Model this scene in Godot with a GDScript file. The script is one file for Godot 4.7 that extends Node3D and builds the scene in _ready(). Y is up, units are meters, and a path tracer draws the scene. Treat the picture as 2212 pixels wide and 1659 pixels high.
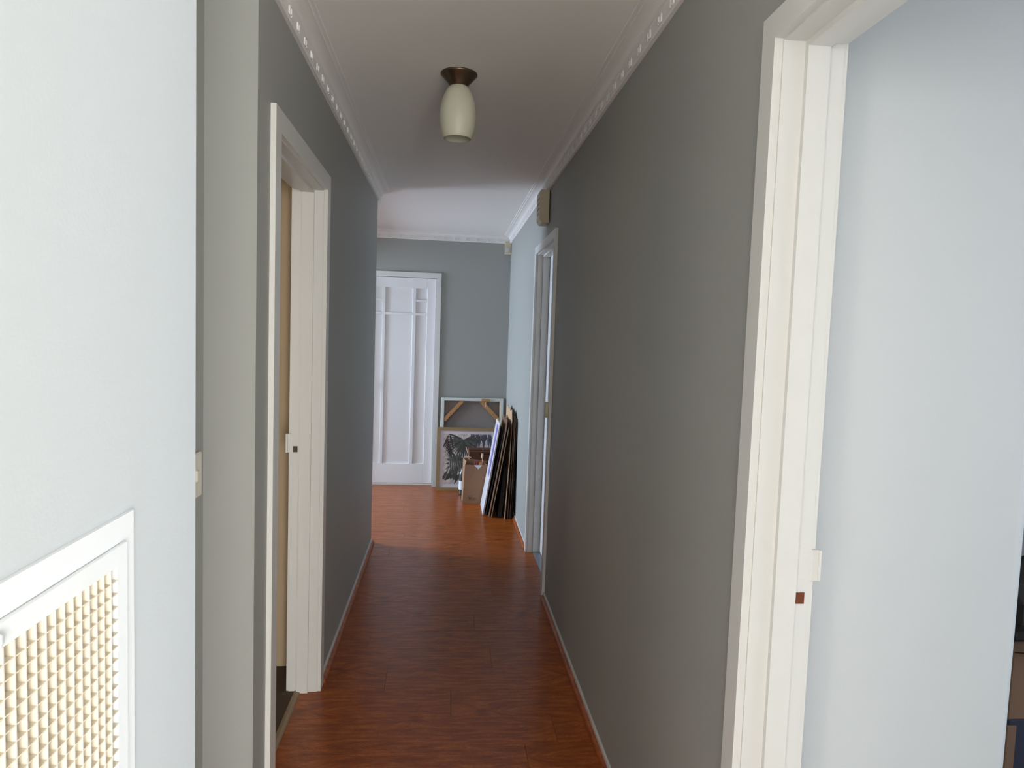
extends Node3D
# Hallway. Forward distance is written Z (metres ahead of the camera); Godot's z is -Z.

const XL := -0.4955      # left corridor wall face
const XR := 0.6          # right corridor wall face
const ZB := 6.62         # back wall face
const ZI := 1.825        # where the corridor narrows
const ZE := 4.776        # end of the left corridor wall
const CEIL := 2.465
const HC := 2.393        # lower edge of the cornice

var off := Vector3.ZERO  # origin of the thing that is being built
var rng := RandomNumberGenerator.new()
var M := {}

# ------------------------------------------------------------------ helpers
func P(x: float, y: float, zf: float) -> Vector3:
	return Vector3(x, y, -zf) - off

func new_st() -> SurfaceTool:
	var st := SurfaceTool.new()
	st.begin(Mesh.PRIMITIVE_TRIANGLES)
	return st

func uv_of(v: Vector3, n: Vector3) -> Vector2:
	var a := n.abs()
	if a.y >= a.x and a.y >= a.z:
		return Vector2(v.x, v.z)
	if a.x >= a.z:
		return Vector2(v.z, v.y)
	return Vector2(v.x, v.y)

func tri(st: SurfaceTool, a: Vector3, b: Vector3, c: Vector3, n: Vector3) -> void:
	var g := (b - a).cross(c - a)
	if g.length() < 1e-12:
		return
	var order := [a, b, c]
	if g.dot(n) > 0.0:
		order = [a, c, b]
	var fn := g.normalized()
	if fn.dot(n) < 0.0:
		fn = -fn
	for v in order:
		st.set_normal(fn)
		st.set_uv(uv_of(v + off, fn))
		st.add_vertex(v)

func quad(st: SurfaceTool, a: Vector3, b: Vector3, c: Vector3, d: Vector3, n: Vector3) -> void:
	tri(st, a, b, c, n)
	tri(st, a, c, d, n)

# box in (x, y, forward Z), edges chamfered by c
func box(st: SurfaceTool, x0: float, x1: float, y0: float, y1: float, z0: float, z1: float, c: float = 0.0) -> void:
	hexa(st, P(x0, y0, z0), P(x1, y1, z1), c)

func hexa(st: SurfaceTool, p: Vector3, q: Vector3, c: float) -> void:
	var lo := Vector3(min(p.x, q.x), min(p.y, q.y), min(p.z, q.z))
	var hi := Vector3(max(p.x, q.x), max(p.y, q.y), max(p.z, q.z))
	var mid := (lo + hi) * 0.5
	var h := (hi - lo) * 0.5
	c = min(c, min(h.x, min(h.y, h.z)) * 0.9)
	for ax in 3:
		var b1 := (ax + 1) % 3
		var b2 := (ax + 2) % 3
		for s in [-1.0, 1.0]:
			var n := Vector3.ZERO
			n[ax] = s
			var cs := []
			for k in [[-1.0, -1.0], [1.0, -1.0], [1.0, 1.0], [-1.0, 1.0]]:
				var v := Vector3.ZERO
				v[ax] = s * h[ax]
				v[b1] = k[0] * (h[b1] - c)
				v[b2] = k[1] * (h[b2] - c)
				cs.append(mid + v)
			quad(st, cs[0], cs[1], cs[2], cs[3], n)
	if c <= 0.0:
		return
	for ax in 3:
		var b1 := (ax + 1) % 3
		var b2 := (ax + 2) % 3
		for s1 in [-1.0, 1.0]:
			for s2 in [-1.0, 1.0]:
				var n := Vector3.ZERO
				n[b1] = s1
				n[b2] = s2
				var cs := []
				for k in [[-1.0, 0], [1.0, 0], [1.0, 1], [-1.0, 1]]:
					var v := Vector3.ZERO
					v[ax] = k[0] * (h[ax] - c)
					v[b1] = s1 * (h[b1] - (c if k[1] == 1 else 0.0))
					v[b2] = s2 * (h[b2] - (c if k[1] == 0 else 0.0))
					cs.append(mid + v)
				quad(st, cs[0], cs[1], cs[2], cs[3], n)
	for sx in [-1.0, 1.0]:
		for sy in [-1.0, 1.0]:
			for sz in [-1.0, 1.0]:
				var sg := Vector3(sx, sy, sz)
				tri(st, mid + sg * (h - Vector3(0, c, c)), mid + sg * (h - Vector3(c, 0, c)), mid + sg * (h - Vector3(c, c, 0)), sg)

# polygon (a, b) extruded along t; at.call(a, b, t) gives the point
func extrude(st: SurfaceTool, poly: PackedVector2Array, at: Callable, t0: float, t1: float) -> void:
	var area := 0.0
	var n := poly.size()
	for i in n:
		area += poly[i].cross(poly[(i + 1) % n])
	var sg := 1.0 if area > 0.0 else -1.0
	for i in n:
		var a := poly[i]
		var b := poly[(i + 1) % n]
		var e := (b - a).normalized()
		var o := Vector2(e.y, -e.x) * sg
		var nn: Vector3 = at.call(a.x + o.x, a.y + o.y, t0) - at.call(a.x, a.y, t0)
		quad(st, at.call(a.x, a.y, t0), at.call(b.x, b.y, t0), at.call(b.x, b.y, t1), at.call(a.x, a.y, t1), nn)
	var ix := Geometry2D.triangulate_polygon(poly)
	for e in [[t0, -1.0], [t1, 1.0]]:
		var nn: Vector3 = (at.call(0.0, 0.0, t1) - at.call(0.0, 0.0, t0)) * e[1]
		for i in range(0, ix.size(), 3):
			tri(st, at.call(poly[ix[i]].x, poly[ix[i]].y, e[0]), at.call(poly[ix[i + 1]].x, poly[ix[i + 1]].y, e[0]), at.call(poly[ix[i + 2]].x, poly[ix[i + 2]].y, e[0]), nn)

# profile of (radius, height) turned about a vertical axis through c (local)
func lathe(st: SurfaceTool, prof: Array, c: Vector3, seg: int = 32) -> void:
	var nrm := []
	for i in prof.size():
		var p0: Vector2 = prof[max(i - 1, 0)]
		var p1: Vector2 = prof[min(i + 1, prof.size() - 1)]
		var e := p1 - p0
		nrm.append(Vector2(e.y, -e.x).normalized())
	for i in prof.size() - 1:
		for k in seg:
			var ids := [[i, k], [i + 1, k], [i + 1, k + 1], [i, k + 1]]
			var vs := []
			var ns := []
			var us := []
			for d in ids:
				var a: float = TAU * d[1] / seg
				var q: Vector2 = prof[d[0]]
				vs.append(c + Vector3(cos(a) * q.x, q.y, sin(a) * q.x))
				ns.append(Vector3(cos(a) * nrm[d[0]].x, nrm[d[0]].y, sin(a) * nrm[d[0]].x))
				us.append(Vector2(float(d[1]) / seg, q.y))
			for t in [[0, 1, 2], [0, 2, 3]]:
				var g: Vector3 = (vs[t[1]] - vs[t[0]]).cross(vs[t[2]] - vs[t[0]])
				if g.length() < 1e-12:
					continue
				var o: Array = t if g.dot(ns[t[0]] + ns[t[1]] + ns[t[2]]) < 0.0 else [t[0], t[2], t[1]]
				for j in o:
					st.set_normal(ns[j])
					st.set_uv(us[j])
					st.add_vertex(vs[j])

# round bar along points (local)
func tube(st: SurfaceTool, pts: Array, r: float, seg: int = 8) -> void:
	var rings := []
	for i in pts.size():
		var d: Vector3 = (pts[min(i + 1, pts.size() - 1)] - pts[max(i - 1, 0)]).normalized()
		var u := d.cross(Vector3(0.31, 0.2, 0.93)).normalized()
		var w := d.cross(u)
		var ring := []
		for k in seg:
			ring.append([pts[i] + (u * cos(TAU * k / seg) + w * sin(TAU * k / seg)) * r, u * cos(TAU * k / seg) + w * sin(TAU * k / seg)])
		rings.append(ring)
	for i in pts.size() - 1:
		for k in seg:
			var k2 := (k + 1) % seg
			quad(st, rings[i][k][0], rings[i + 1][k][0], rings[i + 1][k2][0], rings[i][k2][0], rings[i][k][1] + rings[i][k2][1])
	for e in [0, pts.size() - 1]:
		var nn: Vector3 = pts[e] - pts[1 if e == 0 else e - 1]
		for k in seg - 2:
			tri(st, rings[e][0][0], rings[e][k + 1][0], rings[e][k + 2][0], nn)

func put(called: String, st: SurfaceTool, m: Material, parent: Node = self) -> MeshInstance3D:
	st.generate_tangents()
	var o := MeshInstance3D.new()
	o.name = called
	o.mesh = st.commit()
	o.material_override = m
	o.cast_shadow = GeometryInstance3D.SHADOW_CASTING_SETTING_ON
	parent.add_child(o, true)
	return o

func tag(o: Node, label: String, category: String, group: String = "", kind: String = "") -> void:
	o.set_meta("label", label)
	o.set_meta("category", category)
	if group != "":
		o.set_meta("group", group)
	if kind != "":
		o.set_meta("kind", kind)

func thing(called: String, base: Vector3, label: String, category: String, group: String = "", kind: String = "") -> Node3D:
	var o := Node3D.new()
	o.name = called
	add_child(o, true)
	o.position = base
	off = base
	tag(o, label, category, group, kind)
	return o

func mat(c: Color, rough: float, metal: float = 0.0, spec: float = 0.5) -> StandardMaterial3D:
	var m := StandardMaterial3D.new()
	m.albedo_color = c
	m.roughness = rough
	m.metallic = metal
	m.metallic_specular = spec
	return m

func rgb(r: int, g: int, b: int) -> Color:
	return Color8(r, g, b)

func noise_tex(freq: float, normal: bool, strength: float, seed_n: int, size: int = 512) -> NoiseTexture2D:
	var n := FastNoiseLite.new()
	n.noise_type = FastNoiseLite.TYPE_SIMPLEX_SMOOTH
	n.frequency = freq
	n.fractal_octaves = 4
	n.seed = seed_n
	var t := NoiseTexture2D.new()
	t.width = size
	t.height = size
	t.seamless = true
	t.noise = n
	t.as_normal_map = normal
	t.bump_strength = strength
	return t

func plaster(c: Color, rough: float, tex: Texture2D, s: float, depth: float) -> StandardMaterial3D:
	var m := mat(c, rough, 0.0, 0.4)
	m.normal_enabled = true
	m.normal_texture = tex
	m.normal_scale = depth
	m.uv1_triplanar = true
	m.uv1_world_triplanar = true
	m.uv1_scale = Vector3(s, s, s)
	return m

# laminate: grain along u, with a few knots
func wood_image(w: int, h: int) -> Image:
	var img := Image.create(w, h, false, Image.FORMAT_RGB8)
	var n1 := FastNoiseLite.new()
	n1.seed = 11
	n1.frequency = 1.0
	n1.fractal_octaves = 3
	var n2 := FastNoiseLite.new()
	n2.seed = 23
	n2.frequency = 1.0
	n2.fractal_octaves = 2
	var knots := [Vector3(0.22, 0.35, 1.0), Vector3(0.61, 0.7, 0.8), Vector3(0.83, 0.2, 0.7)]
	var lightc := Color(0.72, 0.395, 0.165)
	var darkc := Color(0.50, 0.23, 0.075)
	for y in h:
		var v := float(y) / h
		for x in w:
			var u := float(x) / w
			var warp := 0.0
			var kn := 0.0
			for k in knots:
				var d := Vector2((u - k.x) * 5.0, (v - k.y) * 2.2)
				var q := d.length_squared()
				warp += 0.16 * k.z * exp(-q * 9.0) * sign(d.y)
				kn = max(kn, k.z * exp(-q * 160.0))
			var vv := v + warp
			# make the ends of the strip meet
			var fold: float = abs(u * 2.0 - 1.0)
			var fine := n1.get_noise_2d(fold * 13.0 + 3.0, vv * 95.0)
			var coarse := n2.get_noise_2d(fold * 4.0 + 9.0, vv * 17.0)
			var pore := n1.get_noise_2d(u * 60.0, vv * 230.0)
			var t: float = clamp(0.5 + 0.55 * coarse + 0.4 * fine, 0.0, 1.0)
			var c := darkc.lerp(lightc, t)
			if pore > 0.33:
				c = c.lerp(darkc * 0.7, 0.45)
			c = c.lerp(Color(0.20, 0.085, 0.035), 0.5 * kn)
			img.set_pixel(x, y, c)
	img.generate_mipmaps()
	return img

# ------------------------------------------------------------------ scene
func _ready() -> void:
	rng.seed = 4711
	# camera: 23 mm equivalent, slightly turned right, tipped down and rolled
	var cam := Camera3D.new()
	cam.name = "camera"
	add_child(cam)
	var right := Vector3(0.99483, 0.03411, 0.09564)
	var up := Vector3(-0.02727, 0.99704, -0.07193)
	var fwd := Vector3(0.09781, -0.06895, -0.99281)
	cam.transform = Transform3D(Basis(right, up, -fwd).orthonormalized(), Vector3(0, 1.4904, 0))
	cam.fov = rad_to_deg(2.0 * atan(829.5 / 1461.1))
	cam.near = 0.02
	cam.far = 200.0
	cam.current = true

	var env := Environment.new()
	env.background_mode = Environment.BG_SKY
	var skym := ProceduralSkyMaterial.new()
	skym.sky_top_color = Color(0.52, 0.66, 0.86)
	skym.sky_horizon_color = Color(0.82, 0.87, 0.93)
	skym.ground_bottom_color = Color(0.30, 0.30, 0.27)
	skym.ground_horizon_color = Color(0.62, 0.62, 0.58)
	skym.sky_energy_multiplier = 1.0
	var sky := Sky.new()
	sky.sky_material = skym
	env.sky = sky
	env.tonemap_mode = Environment.TONE_MAPPER_LINEAR
	env.tonemap_exposure = 1.1
	env.sdfgi_enabled = true
	env.ssao_enabled = true
	env.ssil_enabled = true
	var we := WorldEnvironment.new()
	we.name = "world"
	we.environment = env
	add_child(we)

	# daylight through the windows: one soft light in each opening
	var day := Color(1.0, 0.99, 0.965)
	daylight("daylight_front_left", Vector3(-2.2, 1.1, 4.42), Vector3(0, 0, -1), Vector2(2.0, 2.1), 10.0, day)
	daylight("daylight_front_right", Vector3(1.8, 1.1, 4.42), Vector3(0, 0, -1), Vector2(1.8, 2.1), 34.5, day)
	daylight("daylight_left", Vector3(-3.54, 1.1, 2.6), Vector3(1, 0, 0), Vector2(2.4, 2.1), 28.0, day)
	daylight("daylight_side", Vector3(3.44, 1.3, 2.5), Vector3(-1, 0, 0), Vector2(2.4, 1.8), 6.0, day)
	daylight("daylight_bedroom", Vector3(3.44, 1.45, -0.45), Vector3(-1, 0, 0), Vector2(1.6, 1.3), 3.3, Color(0.91, 0.955, 1.0))
	daylight("daylight_den", Vector3(-3.54, 1.45, -1.8), Vector3(1, 0, 0), Vector2(0.9, 1.1), 0.6, Color(1.0, 0.88, 0.72))
	daylight("daylight_entry", Vector3(-3.54, 1.3, -5.95), Vector3(1, 0, 0), Vector2(1.0, 1.4), 15.8, Color(0.83, 0.915, 1.0))

	make_materials()
	structure()
	doors()
	floor_boards()
	trims()
	return_air_grille()
	switch_plate()
	ceiling_light()
	alarm_devices()
	leaning_canvas()
	framed_print()
	bottles()
	brown_case()
	paper_bag()
	cardboard_stack()
	bedroom_boxes()

func daylight(called: String, at: Vector3, dir: Vector3, size: Vector2, e: float, c: Color) -> void:
	var l := AreaLight3D.new()
	l.name = called
	add_child(l)
	l.look_at_from_position(at, at + dir, Vector3.UP)
	l.area_size = size
	l.light_energy = e
	l.light_color = c
	l.area_range = 14.0
	l.area_attenuation = 2.0
	l.shadow_enabled = true

func make_materials() -> void:
	var bump := noise_tex(0.06, true, 2.0, 5)
	M.grey = plaster(rgb(160, 161, 157), 0.55, bump, 5.0, 0.12)
	M.box_wall = plaster(rgb(198, 203, 207), 0.5, bump, 5.0, 0.1)
	M.bedroom = plaster(rgb(206, 208, 209), 0.6, bump, 5.0, 0.1)
	M.den = plaster(rgb(182, 160, 130), 0.7, bump, 5.0, 0.1)
	M.ceiling = plaster(rgb(238, 237, 235), 0.9, bump, 8.0, 0.15)
	M.cornice = mat(rgb(233, 231, 229), 0.6)
	M.vent_white = plaster(rgb(232, 235, 238), 0.35, bump, 3.0, 0.05)
	M.white = plaster(rgb(213, 212, 209), 0.32, bump, 3.0, 0.05)
	M.leaf = plaster(rgb(224, 222, 223), 0.38, bump, 3.0, 0.05)
	M.switch_white = mat(rgb(226, 220, 208), 0.4)
	M.cream = mat(rgb(222, 212, 194), 0.5)
	M.filter = mat(rgb(140, 124, 104), 0.95)
	M.beige_plastic = mat(rgb(206, 196, 170), 0.45)
	M.dark_plastic_and_gap = mat(rgb(34, 33, 30), 0.6)
	M.lens = mat(rgb(205, 205, 212), 0.3)
	var wt := ImageTexture.create_from_image(wood_image(1024, 256))
	M.wood = mat(Color.WHITE, 0.29, 0.0, 0.42)
	M.wood.albedo_texture = wt
	M.wood_trim = mat(Color(1.0, 0.98, 0.95), 0.42)
	M.wood_trim.albedo_texture = wt
	M.threshold = mat(rgb(146, 122, 96), 0.45)
	M.metal_threshold = mat(rgb(150, 155, 165), 0.35, 0.6)
	M.pale_metal_and_gap_light = mat(rgb(230, 214, 196), 0.3, 0.3)
	M.carpet = plaster(rgb(92, 76, 62), 1.0, noise_tex(0.2, true, 8.0, 9), 6.0, 1.0)
	M.bounce_carpet = plaster(rgb(220, 215, 206), 1.0, noise_tex(0.2, true, 8.0, 10), 6.0, 0.8)
	M.dark_brown = mat(rgb(62, 40, 26), 0.5)
	M.raw_hole = mat(rgb(104, 52, 26), 0.9)
	M.bronze = mat(rgb(122, 104, 86), 0.3, 0.9)
	M.opal = mat(rgb(216, 216, 196), 0.4)
	M.opal.clearcoat_enabled = true
	M.opal.clearcoat = 0.15
	M.opal.clearcoat_roughness = 0.25
	M.bulb = mat(rgb(240, 238, 228), 0.4)
	M.canvas_edge = mat(rgb(212, 215, 210), 0.7)
	M.canvas_side = mat(rgb(60, 92, 80), 0.7)
	M.canvas_back = plaster(rgb(142, 132, 128), 0.9, noise_tex(0.25, true, 6.0, 31), 9.0, 0.6)
	M.pine = mat(Color(1.0, 1.0, 1.0), 0.6)
	M.pine.albedo_texture = ImageTexture.create_from_image(pine_image())
	M.pine.uv1_scale = Vector3(6, 6, 6)
	M.gilt = mat(rgb(150, 124, 86), 0.45)
	M.mat_board = mat(rgb(224, 216, 222), 0.8)
	M.bottle = mat(rgb(16, 22, 18), 0.08)
	M.bottle.clearcoat_enabled = true
	M.label_paper = mat(rgb(218, 222, 230), 0.7)
	M.capsule = mat(rgb(20, 18, 22), 0.35)
	M.case = mat(rgb(96, 58, 42), 0.6)
	M.case_rim = mat(rgb(132, 90, 66), 0.6)
	M.kraft = plaster(rgb(158, 124, 96), 0.8, noise_tex(0.05, true, 3.0, 77), 9.0, 0.4)
	M.print_ink = mat(rgb(96, 66, 48), 0.8)
	M.card_tan = mat(rgb(190, 154, 122), 0.85)
	M.card_brown = mat(rgb(112, 84, 64), 0.9)
	M.card_shaded = mat(rgb(48, 38, 32), 0.9)  # brown cardboard with its shade mixed into the colour
	M.card_shade_and_bag_black = mat(rgb(30, 26, 24), 0.9)  # on cartons, shade painted near black; on the bag, its own colour
	M.board_white = mat(rgb(200, 195, 199), 0.7)
	M.ink_violet = mat(rgb(112, 106, 176), 0.7)
	M.ink_blue = mat(rgb(70, 110, 150), 0.7)
	M.pink = mat(rgb(216, 110, 116), 0.6)
	M.magenta = mat(rgb(168, 44, 74), 0.6)
	M.yellow = mat(rgb(206, 150, 52), 0.6)
	M.birch = mat(rgb(226, 190, 158), 0.6)
	M.navy = mat(rgb(26, 28, 52), 0.7)
	M.glass = mat(Color(0.95, 0.98, 1.0, 0.08), 0.02)
	M.glass.transparency = BaseMaterial3D.TRANSPARENCY_ALPHA

func pine_image() -> Image:
	var img := Image.create(256, 256, false, Image.FORMAT_RGB8)
	var n := FastNoiseLite.new()
	n.seed = 51
	n.frequency = 1.0
	for y in 256:
		for x in 256:
			var t: float = 0.5 + 0.5 * n.get_noise_2d(x / 256.0 * 3.0, y / 256.0 * 26.0)
			img.set_pixel(x, y, Color(0.62, 0.43, 0.26).lerp(Color(0.79, 0.60, 0.40), t))
	img.generate_mipmaps()
	return img

# ------------------------------------------------------------------ setting
# wall parallel to the corridor, with openings [z0, z1, y0, y1]
func wall_x(called: String, x0: float, x1: float, z0: float, z1: float, holes: Array, m: Material, label: String) -> void:
	off = Vector3.ZERO
	var st := new_st()
	var z := z0
	holes.sort_custom(func(a, b): return a[0] < b[0])
	for h in holes:
		if h[0] > z:
			box(st, x0, x1, 0, CEIL, z, h[0])
		if h[2] > 0.0:
			box(st, x0, x1, 0, h[2], h[0], h[1])
		if h[3] < CEIL:
			box(st, x0, x1, h[3], CEIL, h[0], h[1])
		z = h[1]
	if z1 > z:
		box(st, x0, x1, 0, CEIL, z, z1)
	tag(put(called, st, m), label, "wall", "", "structure")

func wall_z(called: String, z0: float, z1: float, x0: float, x1: float, holes: Array, m: Material, label: String) -> void:
	off = Vector3.ZERO
	var st := new_st()
	var x := x0
	for h in holes:
		if h[0] > x:
			box(st, x, h[0], 0, CEIL, z0, z1)
		if h[2] > 0.0:
			box(st, h[0], h[1], 0, h[2], z0, z1)
		if h[3] < CEIL:
			box(st, h[0], h[1], h[3], CEIL, z0, z1)
		x = h[1]
	if x1 > x:
		box(st, x, x1, 0, CEIL, z0, z1)
	tag(put(called, st, m), label, "wall", "", "structure")

func structure() -> void:
	off = Vector3.ZERO
	var st := new_st()
	box(st, -3.75, 3.65, -0.2, -0.009, -4.75, 6.85)
	tag(put("floor", st, M.wood), "reddish brown wood laminate floor running down the hallway", "floor", "", "structure")
	st = new_st()
	box(st, -3.75, 3.65, CEIL, CEIL + 0.15, -4.75, 6.85)
	tag(put("ceiling", st, M.ceiling), "flat white plaster ceiling over the hallway", "ceiling", "", "structure")

	wall_x("wall_right", XR, 0.718, -0.7, ZB, [[0.437, 1.2476, 0.0, 2.071], [3.794, 4.608, 0.0, 2.07]], M.grey, "long grey painted wall with two white door frames")
	wall_x("wall_left", -0.6105, XL, ZI, ZE, [[2.0, 2.785, 0.0, 2.06]], M.grey, "grey painted wall with white frame of carpeted room")
	wall_x("wall_left_near", -0.742, -0.627, 0.12, ZI, [], M.grey, "grey wall with light switch beside the boxed-out vent wall")
	wall_z("wall_left_return", ZI, 1.94, -0.742, -0.6105, [], M.grey, "narrow grey wall return where the hallway narrows")
	wall_z("wall_back", ZB, 6.74, -3.6, 0.718, [[-0.855, -0.092, 0.0, 2.058]], M.grey, "grey end wall with white panelled door and leaning pictures")
	off = Vector3.ZERO
	st = new_st()
	box(st, -1.3, -1.2, 2.06, CEIL, ZE, ZB)  # unseen header, added to shade the far ceiling from the entry light
	tag(put("added_hall_header", st, M.grey), "added grey header that keeps entry daylight off the far ceiling", "wall", "", "structure")
	wall_z("wall_hall_side", 4.66, ZE, -3.6, -0.6105, [], M.grey, "grey wall of the side hall around the corner")
	# boxed-out duct with the return-air grille
	st = new_st()
	var pr := PackedVector2Array([Vector2(-0.627, 0.12), Vector2(-0.31, 0.12), Vector2(-0.31, 0.875), Vector2(-0.312, 0.879), Vector2(-0.627, 0.879)])
	extrude(st, pr, func(a, b, t): return P(a, t, b), 0.0, CEIL)
	tag(put("wall_vent_box", st, M.box_wall), "pale boxed-out wall carrying the cream air grille", "wall", "", "structure")
	# right-hand room
	st = new_st()
	var nib := PackedVector2Array([Vector2(0.718, 1.42), Vector2(1.325, 1.42), Vector2(1.34, 1.422), Vector2(1.352, 1.429), Vector2(1.359, 1.441), Vector2(1.361, 1.456), Vector2(1.361, 2.1), Vector2(0.718, 2.1)])
	extrude(st, nib, func(a, b, t): return P(a, t, b), 0.0, CEIL)
	tag(put("wall_bedroom_nib", st, M.bedroom), "pale blue-grey wall nib seen through the nearer white door frame", "wall", "", "structure")
	wall_z("wall_bedroom_far", 3.4, 3.5, 0.718, 3.5, [], M.bedroom, "far wall of the room with storage boxes")
	wall_z("wall_bedroom_front", -0.7, -0.6, 0.718, 3.5, [], M.bedroom, "wall between the living space and the room with boxes")
	wall_z("wall_den_far", 2.98, 3.08, -3.6, -0.6105, [], M.den, "cream wall seen past the frame of carpeted room")
	wall_z("wall_den_front", 0.9, 1.0, -3.6, -0.742, [[-1.3, -1.12, 0.0, 2.1]], M.den, "front wall of the carpeted room with an added slot for light")  # slot added to let living-space light reach the den wall and jamb
	# outer walls with the windows
	wall_x("wall_outer_right", 3.5, 3.62, -4.5, 6.74, [[-3.7, -1.3, 0.4, 2.2], [-0.35, 1.25, 0.8, 2.1]], M.box_wall, "outer wall with windows on the right side")
	wall_x("wall_outer_left", -3.72, -3.6, -4.5, 6.74, [[-3.8, -1.4, 0.05, 2.15], [1.35, 2.25, 0.9, 2.0], [5.45, 6.45, 0.6, 2.0]], M.box_wall, "outer wall with windows on the left side")
	wall_z("wall_front", -4.62, -4.5, -3.6, 3.5, [[-3.2, -1.2, 0.05, 2.15], [0.9, 2.7, 0.05, 2.15]], M.box_wall, "living space wall with wide window")
	wall_z("wall_back_right", 6.62, 6.74, 0.718, 3.5, [], M.box_wall, "end wall behind the closed side rooms")
	window_z("window_1", -4.62, -3.2, -1.2, 0.05, 2.15, "wide white framed window beside the side window of the living space")
	window_z("window_6", -4.62, 0.9, 2.7, 0.05, 2.15, "white framed window in the front wall of the living space")
	window_x("window_7", -3.72, -3.8, -1.4, 0.05, 2.15, "white framed window in the left outer wall of the living space")
	window_x("window_2", 3.5, -3.7, -1.3, 0.4, 2.2, "white framed side window of the living space")
	window_x("window_3", 3.5, -0.35, 1.25, 0.8, 2.1, "white framed window of the room with boxes")
	window_x("window_4", -3.72, 1.35, 2.25, 0.9, 2.0, "white framed window of the carpeted room")
	window_x("window_5", -3.72, 5.45, 6.45, 0.6, 2.0, "tall glazed panel at the end of the side hall")
	# carpet in the left room
	st = new_st()
	box(st, -3.6, -0.5875, -0.009, 0.004, 1.0, 2.98)
	tag(put("floor_carpet", st, M.carpet), "dark brown carpet in the room left of the hallway", "carpet", "", "structure")
	# unseen pale carpet added in both rooms to bounce light up to the ceiling
	st = new_st()
	box(st, -3.6, 3.5, -0.009, 0.004, -4.5, -0.7)
	box(st, -3.6, -0.742, -0.009, 0.004, -0.7, 0.9)
	box(st, -0.742, XR, -0.009, 0.004, -0.7, 0.452)
	tag(put("floor_living", st, M.bounce_carpet), "pale carpet added to bounce light up in the living space", "carpet", "", "structure")
	st = new_st()
	box(st, 0.66, 3.5, -0.009, 0.004, -0.6, 3.4)
	tag(put("floor_bedroom", st, M.bounce_carpet), "pale carpet added to bounce light up in the room with storage boxes", "carpet", "", "structure")
	st = new_st()
	box(st, -0.735, -0.722, 0.004, 2.16, 2.966, 2.98, 0.002)  # narrow dark brown strip up the wall
	tag(put("trim_1", st, M.dark_brown), "thin dark brown strip on the cream wall of carpeted room", "trim", "", "structure")

func window_x(called: String, x: float, z0: float, z1: float, y0: float, y1: float, label: String) -> void:
	var w := thing(called, Vector3(x + 0.06, y0, -(z0 + z1) / 2), label, "window", "", "structure")
	var st := new_st()
	var f := 0.04
	for b in [[z0, z0 + f, y0, y1], [z1 - f, z1, y0, y1], [z0 + f, z1 - f, y0, y0 + f], [z0 + f, z1 - f, y1 - f, y1], [(z0 + z1) / 2 - 0.02, (z0 + z1) / 2 + 0.02, y0 + f, y1 - f]]:
		box(st, x + 0.03, x + 0.09, b[2], b[3], b[0], b[1], 0.003)
	put("window_frame", st, M.white, w)
	st = new_st()
	box(st, x + 0.057, x + 0.061, y0 + f, y1 - f, z0 + f, z1 - f)
	put("pane", st, M.glass, w)
	off = Vector3.ZERO

func window_z(called: String, z: float, x0: float, x1: float, y0: float, y1: float, label: String) -> void:
	var w := thing(called, Vector3((x0 + x1) / 2, y0, -(z + 0.06)), label, "window", "", "structure")
	var st := new_st()
	var f := 0.04
	for b in [[x0, x0 + f, y0, y1], [x1 - f, x1, y0, y1], [x0 + f, x1 - f, y0, y0 + f], [x0 + f, x1 - f, y1 - f, y1], [(x0 + x1) / 2 - 0.02, (x0 + x1) / 2 + 0.02, y0 + f, y1 - f]]:
		box(st, b[0], b[1], b[2], b[3], z + 0.03, z + 0.09, 0.003)
	put("window_frame", st, M.white, w)
	st = new_st()
	box(st, x0 + f, x1 - f, y0 + f, y1 - f, z + 0.057, z + 0.061)
	put("pane", st, M.glass, w)
	off = Vector3.ZERO

# frame in a wall: at.call(s, y, d), s along the wall, d into it from the hallway face
func door_frame(w: Node3D, at: Callable, s0: float, s1: float, yt: float, cw: float, ct: float, th: float, st0: float, st1: float) -> void:
	var r := 0.004
	var a0 := s0 - r
	var a1 := s1 + r
	var ya := yt + r
	for side in [[-ct, 0.0], [th, th + 0.009]]:
		for poly in [
			[Vector2(a0 - cw, 0), Vector2(a0, 0), Vector2(a0, ya), Vector2(a0 - cw, ya + cw)],
			[Vector2(a1 + cw, 0), Vector2(a1, 0), Vector2(a1, ya), Vector2(a1 + cw, ya + cw)],
			[Vector2(a0 - cw, ya + cw), Vector2(a0, ya), Vector2(a1, ya), Vector2(a1 + cw, ya + cw)]]:
			var st := new_st()
			extrude(st, PackedVector2Array(poly), at, side[0], side[1])
			put("casing", st, M.white, w)
	for poly in [
		[Vector2(s0 - 0.02, 0), Vector2(s0, 0), Vector2(s0, yt), Vector2(s0 - 0.02, yt)],
		[Vector2(s1, 0), Vector2(s1 + 0.02, 0), Vector2(s1 + 0.02, yt), Vector2(s1, yt)],
		[Vector2(s0 - 0.02, yt), Vector2(s1 + 0.02, yt), Vector2(s1 + 0.02, yt + 0.02), Vector2(s0 - 0.02, yt + 0.02)]]:
		var st := new_st()
		extrude(st, PackedVector2Array(poly), at, 0.0, th)
		put("jamb", st, M.white, w)
	var g := 0.011
	for poly in [
		[Vector2(s0, 0), Vector2(s0 + g, 0), Vector2(s0 + g, yt - g), Vector2(s0, yt)],
		[Vector2(s1 - g, 0), Vector2(s1, 0), Vector2(s1, yt), Vector2(s1 - g, yt - g)],
		[Vector2(s0, yt), Vector2(s0 + g, yt - g), Vector2(s1 - g, yt - g), Vector2(s1, yt)]]:
		var st := new_st()
		extrude(st, PackedVector2Array(poly), at, st0, st1)
		put("stop", st, M.white, w)

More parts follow.
